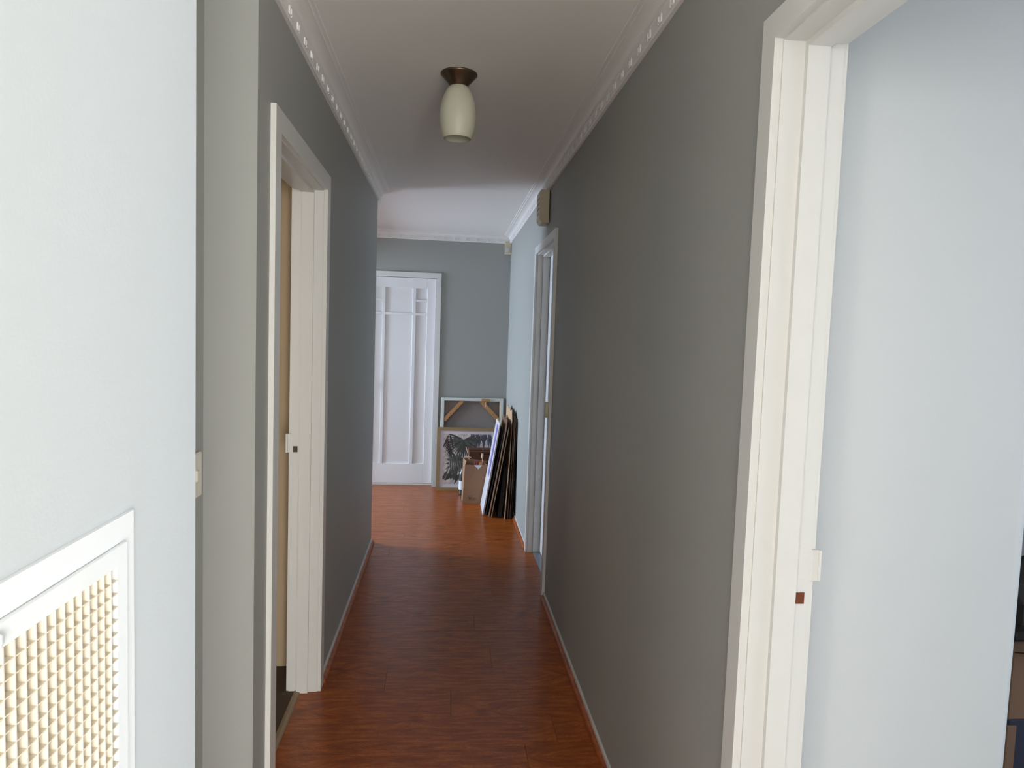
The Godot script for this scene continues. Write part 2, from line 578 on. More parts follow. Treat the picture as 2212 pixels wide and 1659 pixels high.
func doors() -> void:
	# left room
	var w := thing("door_1", Vector3(XL, 0, -2.39), "white open door frame of the carpeted room on the left wall", "door frame", "", "structure")
	door_frame(w, func(s, y, d): return P(XL - d, y, s), 2.02, 2.765, 2.04, 0.063, 0.015, 0.115, 0.036, 0.082)
	var st := new_st()
	box(st, -0.602, -0.585, 1.0, 1.024, 2.7625, 2.766)
	put("strike_hole", st, M.dark_brown, w).set_meta("label", "dark latch hole")
	st = new_st()
	box(st, -0.6235, -0.6105, 0.998, 1.075, 2.7635, 2.7685, 0.001)
	box(st, -0.631, -0.6225, 0.998, 1.075, 2.756, 2.7685, 0.0015)
	put("strike_plate", st, M.white, w)
	# near right
	w = thing("door_2", Vector3(XR, 0, -0.85), "white open door frame of the bright room with boxes", "door frame", "", "structure")
	door_frame(w, func(s, y, d): return P(XR + d, y, s), 0.457, 1.2276, 2.051, 0.05, 0.016, 0.118, 0.042, 0.085)
	st = new_st()
	box(st, 0.6905, 0.7075, 0.991, 1.013, 1.2255, 1.2286)
	put("strike_hole", st, M.raw_hole, w).set_meta("label", "bare brown timber latch hole")
	st = new_st()
	box(st, 0.718, 0.733, 1.036, 1.098, 1.2262, 1.231, 0.001)
	box(st, 0.7315, 0.737, 1.036, 1.098, 1.2215, 1.231, 0.0018)
	put("strike_plate", st, M.white, w)
	# mid right, shut
	w = thing("door_3", Vector3(XR, 0, -4.2), "white closed door in its frame further down the right wall", "door", "", "structure")
	door_frame(w, func(s, y, d): return P(XR + d, y, s), 3.814, 4.588, 2.05, 0.05, 0.016, 0.118, 0.036, 0.082)
	st = new_st()
	box(st, 0.683, 0.717, 0.012, 2.047, 3.817, 4.585, 0.0015)
	var lf := put("leaf", st, M.leaf, w)
	st = new_st()
	lathe(st, [Vector2(0.0, 0.0), Vector2(0.026, 0.0), Vector2(0.026, 0.006), Vector2(0.012, 0.01), Vector2(0.011, 0.035), Vector2(0.024, 0.043), Vector2(0.026, 0.055), Vector2(0.016, 0.064), Vector2(0.0, 0.066)], Vector3.ZERO, 20)
	var kb := put("knob", st, M.pale_metal_and_gap_light, lf)
	kb.position = P(0.683, 1.0, 3.88)
	kb.rotation.z = PI / 2
	st = new_st()
	box(st, 0.567, 0.585, 1.04, 1.13, 3.785, 3.806, 0.002)
	put("latch_plate", st, M.beige_plastic, w)
	st = new_st()
	box(st, 0.636, 0.70, 0.0, 0.006, 3.814, 4.588, 0.001)
	put("threshold", st, M.metal_threshold, w)
	# back door
	w = thing("door_4", Vector3(-0.47, 0, -ZB), "white panelled door with slim muntins in the end wall", "door", "", "structure")
	door_frame(w, func(s, y, d): return P(s, y, ZB + d), -0.835, -0.112, 2.034, 0.042, 0.015, 0.12, 0.075, 0.11)
	var f0 := ZB + 0.03
	var f1 := ZB + 0.068
	var b0 := 0.022
	var bt := 2.031
	var lx0 := -0.832
	var lx1 := -0.115
	var cols := [[-0.738, -0.626], [-0.598, -0.337], [-0.306, -0.199]]
	var y0 := 0.215
	var y1 := 1.93
	var leaf := Node3D.new()
	leaf.name = "leaf"
	w.add_child(leaf)
	for s in [[lx0, cols[0][0]], [cols[2][1], lx1]]:
		st = new_st()
		box(st, s[0], s[1], b0, bt, f0, f1, 0.002)
		put("stile", st, M.leaf, leaf)
	for s in [[b0, y0], [y1, bt]]:
		st = new_st()
		box(st, cols[0][0], cols[2][1], s[0], s[1], f0, f1, 0.002)
		put("rail", st, M.leaf, leaf)
	for s in [[cols[0][1], cols[1][0]], [cols[1][1], cols[2][0]]]:
		st = new_st()
		box(st, s[0], s[1], y0, y1, f0 + 0.0005, f1, 0.002)
		put("muntin", st, M.leaf, leaf)
	for s in [[cols[0][0], cols[2][1], 1.668, 1.694], [cols[0][0], cols[0][1], 1.798, 1.822], [cols[2][0], cols[2][1], 1.798, 1.822]]:
		st = new_st()
		box(st, s[0], s[1], s[2], s[3], f0 + 0.001, f1, 0.002)
		put("muntin", st, M.leaf, leaf)
	for c in [[0, y0, 1.668], [0, 1.694, 1.798], [0, 1.822, y1], [1, y0, 1.668], [1, 1.694, y1], [2, y0, 1.668], [2, 1.694, 1.798], [2, 1.822, y1]]:
		st = new_st()
		box(st, cols[c[0]][0], cols[c[0]][1], c[1], c[2], f0 + 0.014, f1 - 0.008)
		put("panel", st, M.leaf, leaf)
	st = new_st()
	box(st, -0.835, -0.112, 0.0, 0.017, ZB + 0.03, ZB + 0.075, 0.003)  # light under the door, put into the pale colour of this bar
	put("threshold", st, M.pale_metal_and_gap_light, w).set_meta("label", "pale bar standing for the strip of light under the door")
	st = new_st()
	lathe(st, [Vector2(0.0, 0.0), Vector2(0.026, 0.0), Vector2(0.026, 0.006), Vector2(0.012, 0.01), Vector2(0.011, 0.035), Vector2(0.024, 0.043), Vector2(0.026, 0.055), Vector2(0.016, 0.064), Vector2(0.0, 0.066)], Vector3.ZERO, 20)
	kb = put("knob", st, M.pale_metal_and_gap_light, leaf)
	kb.position = P(-0.79, 1.0, f0)
	kb.rotation.x = PI / 2
	off = Vector3.ZERO

# laminate boards laid across the hallway, on the floor slab
func floor_boards() -> void:
	off = Vector3.ZERO
	var fl := get_node("floor")
	var pitch := 0.192
	var meshes := {}
	var row := 0
	var z := 0.452
	while z < ZB - 0.01:
		var z1: float = min(z + pitch, ZB)
		var xl := -0.627
		if z > ZE - 0.1:
			xl = -3.6
		elif z > ZI - 0.1:
			xl = -0.585
		var x := xl - rng.randf_range(0.0, 1.1)
		while x < XR:
			var xa: float = max(x, xl)
			var xb: float = min(x + 1.21, XR)
			if z > 3.7 and z < 4.62:
				xb = min(x + 1.21, 0.64)
			if xb - xa > 0.02:
				plank(fl, xa, xb, z, z1)
			x += 1.21
		z += pitch
		row += 1

func plank(fl: Node, x0: float, x1: float, z0: float, z1: float) -> void:
	var c := 0.0006
	var g := 0.00035
	var uo := rng.randf()
	var vo := rng.randf()
	var st := new_st()
	var lo := Vector3(x0 + g, -0.009, -z1 + g)
	var hi := Vector3(x1 - g, 0.0, -z0 - g)
	hexa(st, lo, hi, c)
	var arr := st.commit_to_arrays()
	var v: PackedVector3Array = arr[Mesh.ARRAY_VERTEX]
	var uv := PackedVector2Array()
	for p in v:
		uv.append(Vector2((p.x - x0) / 1.6 + uo, (p.z + z1) / 0.40 + vo))
	arr[Mesh.ARRAY_TEX_UV] = uv
	var am := ArrayMesh.new()
	am.add_surface_from_arrays(Mesh.PRIMITIVE_TRIANGLES, arr)
	var o := MeshInstance3D.new()
	o.name = "plank"
	o.mesh = am
	o.material_override = M.wood
	fl.add_child(o, true)

func cornice_profile() -> PackedVector2Array:
	var p := PackedVector2Array([Vector2(0, HC), Vector2(0.012, HC), Vector2(0.015, HC + 0.004), Vector2(0.015, HC + 0.037), Vector2(0.021, HC + 0.039), Vector2(0.021, HC + 0.044)])
	for i in 9:
		var a := PI / 2 * i / 8.0
		p.append(Vector2(0.063 - 0.04 * cos(a), HC + 0.045 + 0.019 * sin(a)))
	p.append(Vector2(0.064, HC + 0.068))
	p.append(Vector2(0.076, HC + 0.069))
	p.append(Vector2(0.078, CEIL))
	p.append(Vector2(0, CEIL))
	return p

func dentil_mesh() -> ArrayMesh:
	off = Vector3.ZERO
	var st := new_st()
	for s in [-0.012, 0.012]:
		hexa(st, Vector3(s - 0.0045, HC + 0.008, 0.0), Vector3(s + 0.0045, HC + 0.033, 0.005), 0.002)
	hexa(st, Vector3(-0.006, HC + 0.009, 0.0), Vector3(0.006, HC + 0.016, 0.0055), 0.002)
	st.generate_tangents()
	return st.commit()

func cornice(called: String, at: Callable, s0: float, s1: float, d0: float, d1: float, turn: float, label: String, dm: Mesh) -> void:
	off = Vector3.ZERO
	var st := new_st()
	extrude(st, cornice_profile(), at, s0, s1)
	var o := put(called, st, M.cornice)
	tag(o, label, "cornice", "", "structure")
	var s := d0
	while s < d1:
		var d := MeshInstance3D.new()
		d.name = "ornament"
		d.mesh = dm
		d.material_override = M.cornice
		o.add_child(d, true)
		var p: Vector3 = at.call(0.0145, 0.0, s)
		d.position = p
		d.rotation.y = turn
		s += 0.105

func trims() -> void:
	var dm := dentil_mesh()
	cornice("trim_2", func(a, b, t): return P(XL + a, b, t), ZI, ZE + 0.078, ZI + 0.06, ZE, PI / 2, "ornamented plaster cornice above the left wall of the hallway", dm)
	cornice("trim_3", func(a, b, t): return P(XR - a, b, t), -0.6, ZB, 0.7, ZB - 0.03, -PI / 2, "ornamented plaster cornice above the long right wall", dm)
	cornice("trim_4", func(a, b, t): return P(t, b, ZB - a), -1.2, XR, -1.09, XR - 0.03, 0.0, "ornamented plaster cornice across the end wall", dm)
	# a little bead of plaster where two lengths of cornice meet
	off = Vector3.ZERO
	# skirtings: thin white strip with a wood quad in front
	skirt("baseboard_right", XR, -1.0, [[1.283, 3.758], [4.644, ZB]], "white skirting with laminate quad bead along the right wall")
	skirt("baseboard_left", XL, 1.0, [[ZI, 1.951], [2.834, ZE]], "white skirting with laminate quad bead along the left wall")
	var st := new_st()
	box(st, -0.066, XR - 0.02, 0.0, 0.032, ZB - 0.008, ZB, 0.001)
	var o := put("baseboard_back", st, M.white)
	tag(o, "white skirting with laminate quad bead along the end wall", "skirting", "", "structure")
	st = new_st()
	quad_bead(st, func(a, b, t): return P(t, b, ZB - a), -0.066, XR)
	put("quad_bead", st, M.wood_trim, o)
	st = new_st()
	box(st, -0.6105, XL, 0.0, 0.032, ZE, ZE + 0.008, 0.001)
	o = put("baseboard_corner", st, M.white)
	tag(o, "white skirting around the end of the left wall", "skirting", "", "structure")
	st = new_st()
	quad_bead(st, func(a, b, t): return P(t, b, ZE + a), -0.6105, XL + 0.018)
	put("quad_bead", st, M.wood_trim, o)
	# threshold between laminate and carpet
	st = new_st()
	extrude(st, PackedVector2Array([Vector2(-0.588, 0), Vector2(-0.561, 0), Vector2(-0.563, 0.005), Vector2(-0.574, 0.008), Vector2(-0.586, 0.006)]), func(a, b, t): return P(a, b, t), 2.02, 2.765)
	o = put("trim_5", st, M.threshold)
	tag(o, "tan threshold strip between laminate and brown carpet", "threshold", "", "structure")

func quad_bead(st: SurfaceTool, at: Callable, t0: float, t1: float) -> void:
	var p := PackedVector2Array([Vector2(0.0, 0.0), Vector2(0.018, 0.0)])
	for i in 5:
		var a := PI / 2 * i / 4.0
		p.append(Vector2(0.004 + 0.014 * cos(a), 0.004 + 0.015 * sin(a)))
	p.append(Vector2(0.0, 0.019))
	extrude(st, p, at, t0, t1)

func skirt(called: String, x: float, dir: float, runs: Array, label: String) -> void:
	off = Vector3.ZERO
	var st := new_st()
	var q := new_st()
	for r in runs:
		box(st, x, x + dir * 0.008, 0.0, 0.034, r[0], r[1], 0.001)
		quad_bead(q, func(a, b, t): return P(x + dir * (a + 0.006), b, t), r[0], r[1])
	var o := put(called, st, M.white)
	tag(o, label, "skirting", "", "structure")
	put("quad_bead", q, M.wood_trim, o)

# ------------------------------------------------------------------ fittings
func return_air_grille() -> void:
	var xf := -0.31
	var w := thing("air_grille", Vector3(xf, 0.72, -0.44), "cream eggcrate air grille in a white frame on the pale wall", "air vent")
	var z0 := 0.155
	var z1 := 0.653
	var y0 := 0.74
	var y1 := 1.263
	var ring := func(st: SurfaceTool, a0: float, a1: float, b0: float, b1: float, wz: float, wt: float, d0: float, d1: float):
		# mitred frame between the opening (a0..a1 forward, b0..b1 up) and its outside
		var o := [Vector2(a0 - wz, b0 - wz), Vector2(a1 + wz, b0 - wz), Vector2(a1 + wz, b1 + wt), Vector2(a0 - wz, b1 + wt)]
		var n := [Vector2(a0, b0), Vector2(a1, b0), Vector2(a1, b1), Vector2(a0, b1)]
		for i in 4:
			var j := (i + 1) % 4
			quad(st, P(xf + d1, o[i].y, o[i].x), P(xf + d1, o[j].y, o[j].x), P(xf + d1, n[j].y, n[j].x), P(xf + d1, n[i].y, n[i].x), Vector3(1, 0, 0))
			var oc: Vector2 = o[i] + o[j] - n[i] - n[j]
			quad(st, P(xf + d0, o[i].y, o[i].x), P(xf + d0, o[j].y, o[j].x), P(xf + d1, o[j].y, o[j].x), P(xf + d1, o[i].y, o[i].x), Vector3(0, oc.y, -oc.x))
			quad(st, P(xf + d0, n[i].y, n[i].x), P(xf + d0, n[j].y, n[j].x), P(xf + d1, n[j].y, n[j].x), P(xf + d1, n[i].y, n[i].x), Vector3(0, -oc.y, oc.x))
	var st := new_st()
	ring.call(st, z0 - 0.02, z1 + 0.02, y0 - 0.02, 1.2815, 0.024, 0.0245, 0.0, 0.004)
	put("frame", st, M.vent_white, w)
	# inner raised door of the grille
	st = new_st()
	ring.call(st, z0, z1, y0, y1, 0.0195, 0.018, 0.0, 0.0085)
	put("grille_frame", st, M.vent_white, w)
	st = new_st()
	box(st, xf, xf + 0.0007, y0, y1, z0, z1)
	put("filter", st, M.filter, w).set_meta("label", "tan filter behind the grille")
	var z := z1 - 0.0127
	while z > z0:
		st = new_st()
		box(st, xf + 0.0005, xf + 0.009, y0, y1, z - 0.0006, z + 0.0006)
		put("vertical_slat", st, M.cream, w)
		z -= 0.0127
	var y := y1 - 0.0127
	while y > y0:
		st = new_st()
		box(st, xf + 0.0005, xf + 0.0088, y - 0.0006, y + 0.0006, z0, z1)
		put("horizontal_slat", st, M.cream, w)
		y -= 0.0127
	st = new_st()
	lathe(st, [Vector2(0, 0), Vector2(0.0055, 0), Vector2(0.0055, 0.003), Vector2(0.004, 0.0045), Vector2(0, 0.005)], Vector3.ZERO, 18)
	var k := put("turn_knob", st, M.vent_white, w)
	k.position = P(xf + 0.0085, 1.271, 0.479)
	k.rotation.z = -PI / 2
	off = Vector3.ZERO

func switch_plate() -> void:
	var w := thing("light_switch", Vector3(-0.627, 1.06, -1.745), "off-white light switch on the shaded grey wall strip", "light switch")
	var st := new_st()
	box(st, -0.627, -0.616, 1.058, 1.172, 1.709, 1.785, 0.003)
	put("plate", st, M.switch_white, w)
	st = new_st()
	box(st, -0.617, -0.611, 1.10, 1.13, 1.738, 1.756, 0.002)
	put("rocker", st, M.switch_white, w)
	off = Vector3.ZERO

func ceiling_light() -> void:
	var base := P(0.019, CEIL, 2.614)
	var w := thing("ceiling_light", base, "opal glass ceiling light hanging from a bronze cone", "ceiling light")
	var st := new_st()
	lathe(st, [Vector2(0.0, 0.0), Vector2(0.069, 0.0), Vector2(0.069, -0.004), Vector2(0.066, -0.007), Vector2(0.034, -0.042), Vector2(0.031, -0.048), Vector2(0.0, -0.048)], Vector3.ZERO, 48)
	put("mount", st, M.bronze, w)
	st = new_st()
	var prof := []
	var outer := [[0.028, -0.044], [0.037, -0.05], [0.047, -0.064], [0.056, -0.084], [0.0635, -0.108], [0.068, -0.134], [0.0695, -0.158], [0.068, -0.182], [0.0635, -0.206], [0.057, -0.226], [0.053, -0.236]]
	for p in outer:
		prof.append(Vector2(p[0], p[1]))
	prof.append(Vector2(0.051, -0.2375))
	put_shade(w, prof, outer)
	st = new_st()
	lathe(st, [Vector2(0.0, -0.046), Vector2(0.014, -0.046), Vector2(0.014, -0.085), Vector2(0.025, -0.11), Vector2(0.03, -0.135), Vector2(0.026, -0.158), Vector2(0.014, -0.172), Vector2(0.0, -0.176)], Vector3.ZERO, 24)
	put("bulb", st, M.bulb, w)
	off = Vector3.ZERO

func put_shade(w: Node3D, prof: Array, outer: Array) -> void:
	var st := new_st()
	lathe(st, prof, Vector3.ZERO, 48)
	var sh := put("shade", st, M.opal, w)
	st = new_st()
	var inner := []
	for i in range(outer.size() - 1, -1, -1):
		inner.append(Vector2(outer[i][0] - 0.004, outer[i][1] + (0.001 if i < outer.size() - 1 else -0.001)))
	lathe(st, inner, Vector3.ZERO, 48)
	put("inner_glass", st, M.opal, sh)

func alarm_devices() -> void:
	var w := thing("chime_box", P(XR, 2.19, 4.18), "beige door chime box high on the grey wall under cornice", "door chime")
	var st := new_st()
	extrude(st, PackedVector2Array([Vector2(0.594, 2.385), Vector2(0.545, 2.385), Vector2(0.537, 2.377), Vector2(0.537, 2.21), Vector2(0.552, 2.188), Vector2(0.594, 2.188)]), func(a, b, t): return P(a, b, t), 4.11, 4.25)
	put("cover", st, M.beige_plastic, w)
	st = new_st()
	box(st, 0.593, 0.6, 2.195, 2.38, 4.115, 4.245)
	put("shadow_gap_plate", st, M.dark_plastic_and_gap, w)  # dark colour stands in for the shadow gap behind the cover
	for i in 4:
		st = new_st()
		box(st, 0.5355, 0.538, 2.24 + i * 0.03, 2.252 + i * 0.03, 4.14, 4.22)
		put("sound_slot", st, M.threshold, w)
	w = thing("motion_sensor", P(0.57, 2.285, ZB), "small beige motion sensor in the corner under the cornice", "motion sensor")
	st = new_st()
	extrude(st, PackedVector2Array([Vector2(0.0, 2.288), Vector2(0.028, 2.285), Vector2(0.04, 2.298), Vector2(0.042, 2.36), Vector2(0.032, 2.405), Vector2(0.02, 2.412), Vector2(0.0, 2.412)]), func(a, b, t): return P(t, b, ZB - 0.006 - a), 0.535, 0.597)
	put("body", st, M.beige_plastic, w)
	st = new_st()
	box(st, 0.545, 0.587, 2.29, 2.408, ZB - 0.008, ZB)
	put("bracket", st, M.dark_plastic_and_gap, w)
	st = new_st()
	box(st, 0.544, 0.576, 2.306, 2.348, ZB - 0.0505, ZB - 0.046, 0.0015)
	put("lens", st, M.lens, w)
	off = Vector3.ZERO

# ------------------------------------------------------------------ things at the far end
func leaning_canvas() -> void:
	var w := thing("stretched_canvas", P(0.266, 0.0, 6.49), "back of a stretched canvas with pine corner braces against end wall", "canvas")
	off = Vector3.ZERO
	w.rotation.x = -0.112
	# local: x across, y up, z towards the room
	var hw := 0.304
	var h := 0.892
	var t := 0.034
	var b := 0.032
	var st := new_st()
	hexa(st, Vector3(-hw, 0, -t), Vector3(hw, h, -t + 0.002), 0.0005)
	put("canvas_sheet", st, M.canvas_back, w)
	for e in [[-hw, -hw + b, 0.0, h], [hw - b, hw, 0.0, h], [-hw + b, hw - b, h - b, h], [-hw + b, hw - b, 0.0, b]]:
		st = new_st()
		hexa(st, Vector3(e[0], e[2], -t + 0.002), Vector3(e[1], e[3], 0.0), 0.003)
		put("stretcher_bar", st, M.canvas_edge, w)
	for e in [[-hw - 0.0015, -hw, 0.0, h], [hw, hw + 0.0015, 0.0, h]]:
		st = new_st()
		hexa(st, Vector3(e[0], e[2], -t), Vector3(e[1], e[3], -0.004), 0.0)
		put("painted_edge", st, M.canvas_side, w)
	st = new_st()
	hexa(st, Vector3(-hw, h, -t), Vector3(hw, h + 0.0015, -0.004), 0.0)
	put("painted_edge", st, M.canvas_side, w)
	# corner braces
	brace(w, Vector2(-hw + b, h - 0.225), Vector2(-hw + b + 0.175, h - b), 0.034)
	brace(w, Vector2(hw - b, h - 0.225), Vector2(hw - b - 0.185, h - b), 0.036)
	st = new_st()
	hexa(st, Vector3(hw - b, 0.3, -t + 0.004), Vector3(hw - b - 0.006, h - b, -0.006), 0.001)
	put("timber_lip", st, M.pine, w)
	st = new_st()
	hexa(st, Vector3(0.088, h - b - 0.002, 0.0), Vector3(0.17, h - 0.006, 0.016), 0.002)
	put("hanging_block", st, M.pine, w)
	st = new_st()
	hexa(st, Vector3(0.128, h - b - 0.055, -0.012), Vector3(0.136, h - b, -0.002), 0.001)
	put("peg", st, M.birch, w)

func brace(w: Node3D, a: Vector2, b: Vector2, wd: float) -> void:
	var st := new_st()
	var e := (b - a).normalized()
	var n := Vector2(-e.y, e.x) * wd * 0.5
	extrude(st, PackedVector2Array([a - n, b - n, b + n, a + n]), func(p, q, t): return Vector3(p, q, t), -0.024, -0.004)
	put("brace", st, M.pine, w)
	st = new_st()
	var c := a.lerp(b, 0.35)
	lathe(st, [Vector2(0, 0), Vector2(0.004, 0), Vector2(0.004, 0.0015), Vector2(0, 0.002)], Vector3.ZERO, 10)
	var s := put("screw", st, M.dark_plastic_and_gap, w)
	s.position = Vector3(c.x, c.y, -0.0045)
	s.rotation.x = PI / 2

func fill_tri(img: Image, a: Vector2, b: Vector2, c: Vector2, col: Color) -> void:
	var lo := Vector2(min(a.x, min(b.x, c.x)), min(a.y, min(b.y, c.y)))
	var hi := Vector2(max(a.x, max(b.x, c.x)), max(a.y, max(b.y, c.y)))
	for y in range(max(0, int(lo.y)), min(img.get_height(), int(hi.y) + 2)):
		for x in range(max(0, int(lo.x)), min(img.get_width(), int(hi.x) + 2)):
			if Geometry2D.point_is_inside_triangle(Vector2(x, y), a, b, c):
				img.set_pixel(x, y, col)

func blade(img: Image, a: Vector2, b: Vector2, wd: float, col: Color) -> void:
	var n := (b - a).orthogonal().normalized() * wd
	var m := a.lerp(b, 0.45)
	fill_tri(img, a, m + n, m - n, col)
	fill_tri(img, m + n, m - n, b, col)

func leaf_image() -> Image:
	var S := 320.0
	var img := Image.create(320, 320, false, Image.FORMAT_RGB8)
	img.fill(rgb(206, 194, 190))
	var r := RandomNumberGenerator.new()
	r.seed = 99
	var v := func(x, y): return Vector2(x, y) * S
	# blue-grey wash of fronds, upper right
	for i in 16:
		var x := 0.56 + 0.028 * i
		blade(img, v.call(x, -0.02), v.call(x + r.randf_range(-0.06, 0.06), r.randf_range(0.18, 0.36)), S * 0.03, rgb(66 + r.randi() % 26, 66 + r.randi() % 22, 78 + r.randi() % 26))
	# fan palm from the top middle
	for i in 25:
		var a := lerpf(-0.30, PI + 0.30, i / 24.0)
		var l := 0.36 + 0.10 * r.randf()
		var g := 66 + r.randi() % 26
		blade(img, v.call(0.42, 0.11), v.call(0.42 + cos(a) * l, 0.11 + sin(a) * l * 1.15), S * r.randf_range(0.014, 0.026), rgb(g, g + 1, g - 5))
	blade(img, v.call(0.42, 0.11), v.call(0.42, -0.05), S * 0.006, rgb(58, 52, 52))
	# drooping brown frond, upper left
	blade(img, v.call(0.13, -0.02), v.call(-0.02, 0.30), S * 0.02, rgb(64, 54, 54))
	blade(img, v.call(0.12, -0.02), v.call(0.22, 0.34), S * 0.03, rgb(70, 60, 60))
	for i in 9:
		var t := i / 8.0
		blade(img, v.call(0.13 + 0.09 * t, 0.06 + 0.24 * t), v.call(0.0 + 0.11 * t, 0.28 + 0.28 * t), S * 0.017, rgb(58 + r.randi() % 20, 52 + r.randi() % 14, 52 + r.randi() % 14))
	# split leaf, lower left
	for i in 15:
		var a := lerpf(0.15, PI * 2.0 - 0.35, i / 14.0)
		var g := 74 + r.randi() % 24
		blade(img, v.call(0.27, 0.56), v.call(0.27 + sin(a) * 0.24, 0.60 - cos(a) * 0.27), S * 0.035, rgb(g, g + 2, g - 6))
	for i in 7:
		blade(img, v.call(0.14 + 0.04 * i, 0.52), v.call(0.13 + 0.05 * i, 0.75), S * 0.007, rgb(190, 180, 174))
	# dark mass and grasses along the foot
	for i in 22:
		var x := -0.02 + 0.05 * i
		var g := 52 + r.randi() % 26
		blade(img, v.call(x + 0.12, 0.78), v.call(x + r.randf_range(-0.08, 0.05), r.randf_range(0.92, 1.02)), S * 0.03, rgb(g, g, g - 6))
		blade(img, v.call(x + 0.02, 0.92), v.call(x + 0.14, r.randf_range(0.66, 0.78)), S * 0.03, rgb(g + 8, g + 10, g + 2))
	for i in 12:
		blade(img, v.call(0.5 + 0.045 * i, 0.9), v.call(0.5 + 0.05 * i + r.randf_range(-0.08, 0.08), 0.42), S * 0.026, rgb(60 + r.randi() % 22, 62 + r.randi() % 22, 58 + r.randi() % 20))
	# watercolour mottling of the print
	var n := FastNoiseLite.new()
	n.seed = 8
	n.frequency = 0.035
	for y in 320:
		for x in 320:
			var c := img.get_pixel(x, y)
			var k := 1.0 + 0.22 * n.get_noise_2d(x, y)
			img.set_pixel(x, y, Color(c.r * k, c.g * k, c.b * k))
	img.generate_mipmaps()
	return img

func framed_print() -> void:
	var w := thing("framed_print", P(0.228, 0.0, 6.44), "palm leaf print with pale mount in a gold-brown frame", "picture")
	off = Vector3.ZERO
	w.rotation.x = -0.10
	var hw := 0.295
	var h := 0.607
	var b := 0.03
	for e in [[[Vector2(-hw, 0), Vector2(hw, 0), Vector2(hw - b, b), Vector2(-hw + b, b)]], [[Vector2(-hw, h), Vector2(hw, h), Vector2(hw - b, h - b), Vector2(-hw + b, h - b)]], [[Vector2(-hw, 0), Vector2(-hw, h), Vector2(-hw + b, h - b), Vector2(-hw + b, b)]], [[Vector2(hw, 0), Vector2(hw, h), Vector2(hw - b, h - b), Vector2(hw - b, b)]]]:
		var st := new_st()
		extrude(st, PackedVector2Array(e[0]), func(p, q, t): return Vector3(p, q, t), -0.022, 0.0)
		put("frame_rail", st, M.gilt, w)
	var st := new_st()
	hexa(st, Vector3(-hw + b, b, -0.016), Vector3(hw - b, h - b, -0.010), 0.0)
	put("mount", st, M.mat_board, w)
	var mt := 0.032
	var x0 := -hw + b + mt
	var y0 := b + mt
	var x1 := hw - b - mt
	var y1 := h - b - mt
	st = new_st()
	for v in [[x0, y1, 0, 0], [x1, y1, 1, 0], [x1, y0, 1, 1], [x0, y1, 0, 0], [x1, y0, 1, 1], [x0, y0, 0, 1]]:
		st.set_normal(Vector3(0, 0, 1))
		st.set_uv(Vector2(v[2], v[3]))
		st.add_vertex(Vector3(v[0], v[1], -0.0094))
	var pm := mat(Color.WHITE, 0.75)
	pm.albedo_texture = ImageTexture.create_from_image(leaf_image())
	put("print", st, pm, w).set_meta("label", "grey-green palm leaf print")

func bottle_parts(w: Node3D) -> void:
	var st := new_st()
	lathe(st, [Vector2(0, 0.002), Vector2(0.03, 0.0), Vector2(0.036, 0.004), Vector2(0.0372, 0.012), Vector2(0.0372, 0.185), Vector2(0.034, 0.205), Vector2(0.024, 0.226), Vector2(0.0165, 0.242), Vector2(0.014, 0.262), Vector2(0.0135, 0.285)], Vector3.ZERO, 28)
	put("body", st, M.bottle, w)
	st = new_st()
	lathe(st, [Vector2(0.0145, 0.25), Vector2(0.0142, 0.285), Vector2(0.0155, 0.288), Vector2(0.0155, 0.298), Vector2(0.014, 0.3), Vector2(0, 0.3)], Vector3.ZERO, 24)
	put("capsule", st, M.capsule, w)
	st = new_st()
	lathe(st, [Vector2(0.0374, 0.05), Vector2(0.0378, 0.051), Vector2(0.0378, 0.134), Vector2(0.0374, 0.135)], Vector3.ZERO, 28)
	put("paper_label", st, M.label_paper, w)

func bottles() -> void:
	var w := thing("wine_bottle", P(0.186, 0.0, 6.29), "dark wine bottle with white label right beside the paper bag", "bottle", "bottles by the paper bag")
	bottle_parts(w)
	w = thing("wine_bottle_001", P(0.162, 0.0, 6.385), "dark wine bottle standing behind the bottle beside the bag", "bottle", "bottles by the paper bag")
	bottle_parts(w)
	off = Vector3.ZERO

func brown_case() -> void:
	var w := thing("brown_case", P(0.36, 0.0, 6.33), "brown case with lighter rim standing behind the paper bag", "case")
	var st := new_st()
	box(st, 0.226, 0.496, 0.0, 0.438, 6.27, 6.36, 0.008)
	put("body", st, M.case, w)
	# front panel with a hand slot cut through it
	st = new_st()
	for e in [[0.24, 0.33, 0.01, 0.415], [0.43, 0.482, 0.01, 0.415], [0.33, 0.43, 0.01, 0.382], [0.33, 0.43, 0.397, 0.415]]:
		box(st, e[0], e[1], e[2], e[3], 6.252, 6.272)
	put("front_panel", st, M.case, w)
	st = new_st()
	for e in [[0.238, 0.244, 0.01, 0.417], [0.478, 0.484, 0.01, 0.417], [0.238, 0.484, 0.412, 0.418]]:
		box(st, e[0], e[1], e[2], e[3], 6.248, 6.254, 0.001)
	put("rim", st, M.case_rim, w)
	off = Vector3.ZERO

